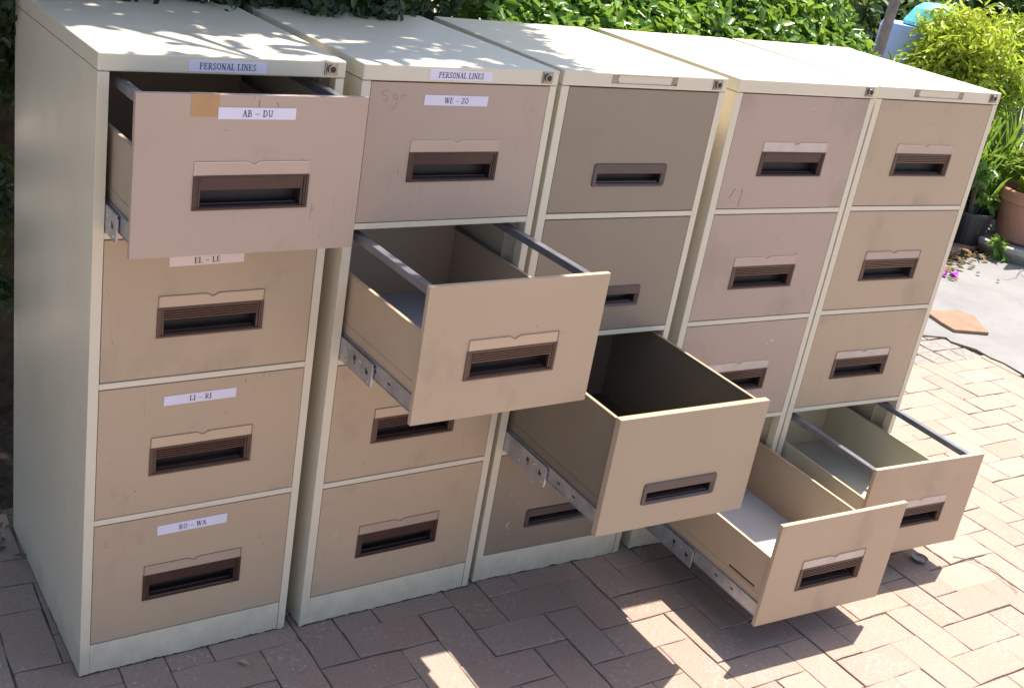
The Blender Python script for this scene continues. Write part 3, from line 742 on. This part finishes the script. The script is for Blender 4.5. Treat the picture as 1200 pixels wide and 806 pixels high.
bush('herb_plant', 'fresh green herb growing in the black nursery pot', 'plant', (5.63, 1.86, .37), (.12, .12, .14), 700, .06, L_MID, .42, .7, 8, .2, .2)
bush('herb_plant', 'small green seedling at the foot of the black pots', 'plant', (5.62, 1.63, .07), (.06, .06, .06), 90, .05, L_MID, .4, .7, 3, .2, .1)
bush('herb_plant', 'light green leafy plant leaning out beside the rightmost cabinet', 'plant', (5.55, 2.12, .72), (.14, .12, .16), 420, .07, L_CRO, .35, .7, 5, .2, -.2)

def straps(name, label, c, nl, length, spread, mat, w=.022, z0=0, cat='plant'):
    t = thing(name, label, cat, (c[0], c[1], z0)); V = []; F = []; tn = []
    for i in range(nl):
        a = rng.uniform(0, 6.28); lean = rng.uniform(.1, spread); L = length*rng.uniform(.6, 1.1); seg = 7
        bx, by = rng.normal(0, .05), rng.normal(0, .05); ca, sa = math.cos(a), math.sin(a); b = len(V)
        for k in range(seg+1):
            u = k/seg; r = lean*L*u**1.8; z = L*(u-.45*lean*u**2.6); ww = w*(1-u**2.5)*(.6+.8*min(1, u*4))/2+.0005
            cx, cy = bx+ca*r, by+sa*r
            V += [(cx-sa*ww, cy+ca*ww, z+.003), (cx, cy, z-.003), (cx+sa*ww, cy-ca*ww, z+.003)]
        for k in range(seg):
            q = b+k*3; F += [(q, q+1, q+4, q+3), (q+1, q+2, q+5, q+4)]; 
        tn += [rng.random()]*(seg*2)
    me = bpy.data.meshes.new('foliage'); me.from_pydata(V, [], F); at = me.attributes.new('tint', 'FLOAT', 'FACE'); at.data.foreach_set('value', tn)
    me.materials.append(mat); o = bpy.data.objects.new('foliage', me); COL.objects.link(o); o.parent = t
    return t
STR = leafmat('strap_leaf', (.05, .12, .025), (.26, .38, .08), .4, .3)
straps('strap_leaf_plant', 'clump of long dark green strap leaves behind the terracotta pot', (6.22, 2.08), 130, .95, .7, STR, .026)
straps('strap_leaf_plant', 'clump of upright strap leaves nearest the rightmost cabinet', (5.92, 2.12), 110, .85, .6, STR, .024)
straps('strap_leaf_plant', 'clump of strap leaves half hidden behind the black pots', (5.80, 1.98), 60, .6, .7, STR, .02)

# terracotta pot with its plant, on a saucer
TERRA = simple('terracotta', (.52, .27, .185), .8, 0, .12, 9, .2, .2)
SAUC = simple('grey_cement_saucer', (.40, .37, .35), .85, 0, .15, 20, .2, .3)
BLACKP = simple('black_nursery_plastic', (.03, .03, .032), .4, 0, .3, 20)
px, py = 5.97, 1.67
p = MB(); p.lathe([(0, .075), (.17, .075), (.185, .09), (.215, .30), (.222, .305), (.233, .31), (.237, .37), (.230, .378), (.218, .378), (.212, .33), (.20, .31), (0, .31)], px*0, 0, TERRA)
for i, zz in enumerate((.16, .25, .33)): pass
t = thing('plant_pot', 'large terracotta pot at the right edge of the photo', 'plant pot', (px, py, 0)); p.build('pot_body', t, smooth=False)
q = MB(); q.lathe([(0, .35), (.1, .345), (.208, .335)], 0, 0, SOIL); q.build('potting_soil', t)
sa = MB(); sa.lathe([(0, .070), (.31, .070), (.325, .075), (.332, .088), (.346, .094), (.360, .086), (.355, .06), (.32, .02), (.31, .0), (0, .0)], px, py, SAUC)
tag(sa.build('pot_saucer'), 'wide grey saucer under the large terracotta pot', 'saucer')
straps('potted_plant', 'broad arching green and yellow leaves growing in the terracotta pot', (px, py), 70, .36, 1.25, leafmat('arching_leaf', (.07, .17, .03), (.42, .48, .08), .4, .3), 0.075, .34)
def nursery(x, y, r, h, lab):
    m = MB(); m.lathe([(0, .0), (r*.8, .0), (r*.82, .01), (r, h-.02), (r*1.06, h-.018), (r*1.06, h), (r*.97, h), (r*.94, h-.04), (0, h-.035)], x, y, BLACKP, 28)
    m2 = m.build('nursery_pot'); tag(m2, lab, 'plant pot', 'black plastic nursery pots')
nursery(5.63, 1.86, .12, .22, 'black nursery pot holding the fresh green herb')
nursery(5.42, 1.90, .10, .18, 'low black nursery pot nearest the rightmost cabinet')
nursery(5.86, 2.02, .11, .27, 'tall black nursery pot beside the terracotta pot')
bush('herb_plant', 'sparse dark green sprig in the low black pot by the rightmost cabinet', 'plant', (5.42, 1.90, .28), (.07, .07, .10), 160, .045, L_DRK, .4, .7, 4, .2, .2)

# pale blue barrel with a turquoise basin upside down on it, seen past the end of the hedge
BLUE = simple('pale_blue_plastic', (.42, .56, .86), .4, 0, .08, 4)
TURQ = simple('turquoise_plastic', (.16, .60, .56), .45, 0, .35, 14)
b = MB(); b.lathe([(0, 0), (.15, 0), (.155, .03), (.16, .35), (.168, .37), (.16, .39), (.162, .80), (.17, .82), (.162, .84), (.16, 1.11), (.15, 1.14), (0, 1.14)], 5.54, 2.57, BLUE)
tag(b.build('barrel', smooth=False), 'pale blue plastic barrel just past the end of the green hedge', 'barrel')
b = MB(); b.lathe([(0, 1.285), (.08, 1.275), (.12, 1.245), (.15, 1.19), (.165, 1.165), (.168, 1.15), (.155, 1.143), (.145, 1.17), (.10, 1.24), (0, 1.26)], 5.62, 2.47, TURQ)
tag(b.build('basin'), 'turquoise basin lying upside down above the pale blue barrel', 'basin')
POLE = simple('weathered_grey_timber', (.24, .21, .19), .9, 0, .25, 20, .2, .5)
m = MB(); m.tube([(4.15, 1.69, 0), (4.165, 1.68, .8), (4.18, 1.665, 1.4), (4.20, 1.65, 2.2)], [.028, .026, .024, .02], POLE, 10)
tag(m.build('timber_stake'), 'leaning grey timber stake at the end of the green hedge', 'stake')
TWIG = simple('dry_twig', (.22, .16, .12), .85, 0, .2, 30)
t = thing('bare_shrub', 'leafless brown twigs at the top right corner of the rightmost cabinet', 'shrub', (5.1, 1.55, 0)); m = MB()
def twig(p, d, L, r, lv):
    pts = [p]; 
    for _ in range(4):
        d = (d+Vector((random.gauss(0, .18), random.gauss(0, .18), random.gauss(0, .12)))).normalized(); pts.append(pts[-1]+d*L/4)
    m.tube(pts, [r, r*.85, r*.7, r*.6, r*.45], TWIG, 5)
    if lv:
        for _ in range(3):
            q = pts[random.choice((2, 3, 4))]; twig(q, (d+Vector((random.gauss(0, .6), random.gauss(0, .6), random.gauss(0, .4)))).normalized(), L*.6, r*.55, lv-1)
for a in range(3):
    twig(Vector((1.05, .30, .0)), Vector((.1-.12*a, -.10*a, 1)).normalized(), .95, .009, 2)
m.build('branches', t)

# bits on the ground
FLAG = simple('sandy_flagstone', (.27, .175, .12), .9, 0, .15, 14, .2, .4)
m = MB(); m.prism([(4.27, 1.09), (4.47, 1.05), (4.50, .97), (4.37, .80), (4.205, .87), (4.22, .95)], 0, 1, FLAG)
m.v = [(x, z, (.022 if y == 0 else .0045)) for x, y, z in m.v]
tag(m.build('flagstone', bevel=.003), 'loose sandy flagstone lying flat on the grey path', 'paving slab')
PET = simple('magenta_petal', (.45, .03, .55), .6, 0, .2, 60)
t = []; m = MB()
for k in range(7):
    a = k*.9; c0 = Vector((4.95+.03*math.cos(a*2.1), 1.44+.03*math.sin(a*1.7), .012)); u = Vector((math.cos(a), math.sin(a), .3))*.034; w = Vector((-math.sin(a), math.cos(a), .2))*.020
    m.poly([c0-w*.2, c0+u*.5+w, c0+u*1.1+Vector((0, 0, .014)), c0+u*.5-w], PET)
tag(m.build('fallen_flower'), 'magenta fallen flower on the grey path', 'flower')
m = MB(); m.tube([(2.46, -.400, .004), (2.50, -.440, .006), (2.515, -.50, .010), (2.50, -.57, .006), (2.485, -.60, .005)], [.0012]*5, TWIG, 5)
tag(m.build('dry_stem'), 'thin curved dry stem on the paving right of the rightmost drawer', 'stem')
GL = simple('dull_tin', (.25, .22, .21), .45, .5, .3, 60)
m = MB(); m.lathe([(0, .003), (.016, .003), (.023, .006), (.026, .011), (.024, .012), (.021, .009), (.015, .006), (0, .006)], 2.335, -.372, GL, 24)
tag(m.build('bottle_cap'), 'small dull metal lid lying under the rightmost open drawer', 'lid')
DL = simple('dry_leaf', (.42, .32, .17), .8, 0, .2, 40)
def leaf1(x, y, a, L, lab, mat=DL):
    m = MB(); u = Vector((math.cos(a), math.sin(a), 0)); w = Vector((-math.sin(a), math.cos(a), 0)); c0 = Vector((x, y, .004))
    for s1 in (1, -1):
        m.poly([c0-u*L/2, c0-u*L*.15+w*s1*L*.22+Vector((0, 0, .004)), c0+u*L*.25+w*s1*L*.17+Vector((0, 0, .004)), c0+u*L/2+Vector((0, 0, .002))], mat)
    tag(m.build('fallen_leaf'), lab, 'leaf', 'fallen leaves on the paving')
leaf1(.335, -.085, -.9, .030, 'dry tan leaf on the paving in front of the leftmost cabinet')
leaf1(.44, -.16, .4, .014, 'tiny tan leaf scrap right of the tan leaf, before the leftmost cabinet')
leaf1(4.22, .30, .4, .022, 'tiny pale scrap on the grey path at the right edge', simple('pale_scrap', (.8, .8, .8), .6))
# litter of dead leaves where bed and path meet
n = 420; P = np.stack([rng.uniform(4.6, 6.4, n), np.zeros(n), np.full(n, .016)], 1)
P[:, 1] = 1.50+(P[:, 0]-4.6)*.20+rng.normal(.03, .075, n)
tag(leaves('leaf_litter', P, np.tile([0, 0, 1.], (n, 1)), .045, L_BRN, None, .5, .3, None, 0, .3), kind='stuff')
n = 900; P = np.stack([rng.uniform(-1.2, 0.0, n), rng.uniform(.45, 1.3, n), np.full(n, .006)], 1)
tag(leaves('leaf_litter', P, np.tile([0, 0, 1.], (n, 1)), .028, L_BRN, None, .5, .3, None, 0, .3), kind='stuff')
# kerb of reddish bricks edging the bed
RB = simple('old_red_brick', (.36, .22, .15), .9, 0, .25, 20, .2, .4)
for i in range(6):
    m = MB(); m.box(-.105, .105, -.05, .05, -.01, .022+random.uniform(-.004, .004), RB)
    o = m.build('edging_brick', bevel=.004); o.location = (4.62+i*.215, 1.60+i*.045+random.uniform(-.006, .006), .006); o.rotation_euler = (0, 0, .2+random.gauss(0, .03))
    tag(o, 'old reddish brick edging the planted bed behind the grey path', 'brick', 'bricks edging the planted bed')

# ------------------------------------------------------------------ light, sky, camera
w = bpy.data.worlds.new('World'); sc.world = w; w.use_nodes = True; nt = w.node_tree
sky = nt.nodes.new('ShaderNodeTexSky'); sky.sky_type = 'NISHITA'; sky.sun_disc = False
sun_dir = Vector((.335, .15, 1)).normalized()
sky.sun_elevation = math.asin(sun_dir.z); sky.sun_rotation = math.atan2(sun_dir.x, sun_dir.y)
sky.air_density = .75; sky.dust_density = 2.0; sky.ozone_density = .6
nt.links.new(sky.outputs[0], nt.nodes['Background'].inputs[0]); nt.nodes['Background'].inputs[1].default_value = .12
sl = bpy.data.lights.new('sun', 'SUN'); sl.energy = 4.25; sl.angle = math.radians(.5); sl.color = (1, .94, .85)
so = bpy.data.objects.new('sun', sl); COL.objects.link(so); so.rotation_euler = (-sun_dir).to_track_quat('-Z', 'Y').to_euler()
cam = bpy.data.cameras.new('camera'); co = bpy.data.objects.new('camera', cam); COL.objects.link(co)
co.location = (-.58281, -1.99134, 1.73050); co.rotation_euler = (1.181059, -.146974, -.554988)
cam.sensor_width = 36; cam.lens = 1368.02/1200*36; cam.shift_x = (600-536.7)/1200; cam.shift_y = -(403-378.94)/1200
cam.clip_end = 1000; cam.clip_start = .05
sc.camera = co
sc.view_settings.view_transform = 'Standard'; sc.view_settings.look = 'None'; sc.view_settings.exposure = 1.2; sc.view_settings.gamma = 1
sc.view_settings.use_curve_mapping = False
sc.cycles.max_bounces = 8; sc.cycles.diffuse_bounces = 5
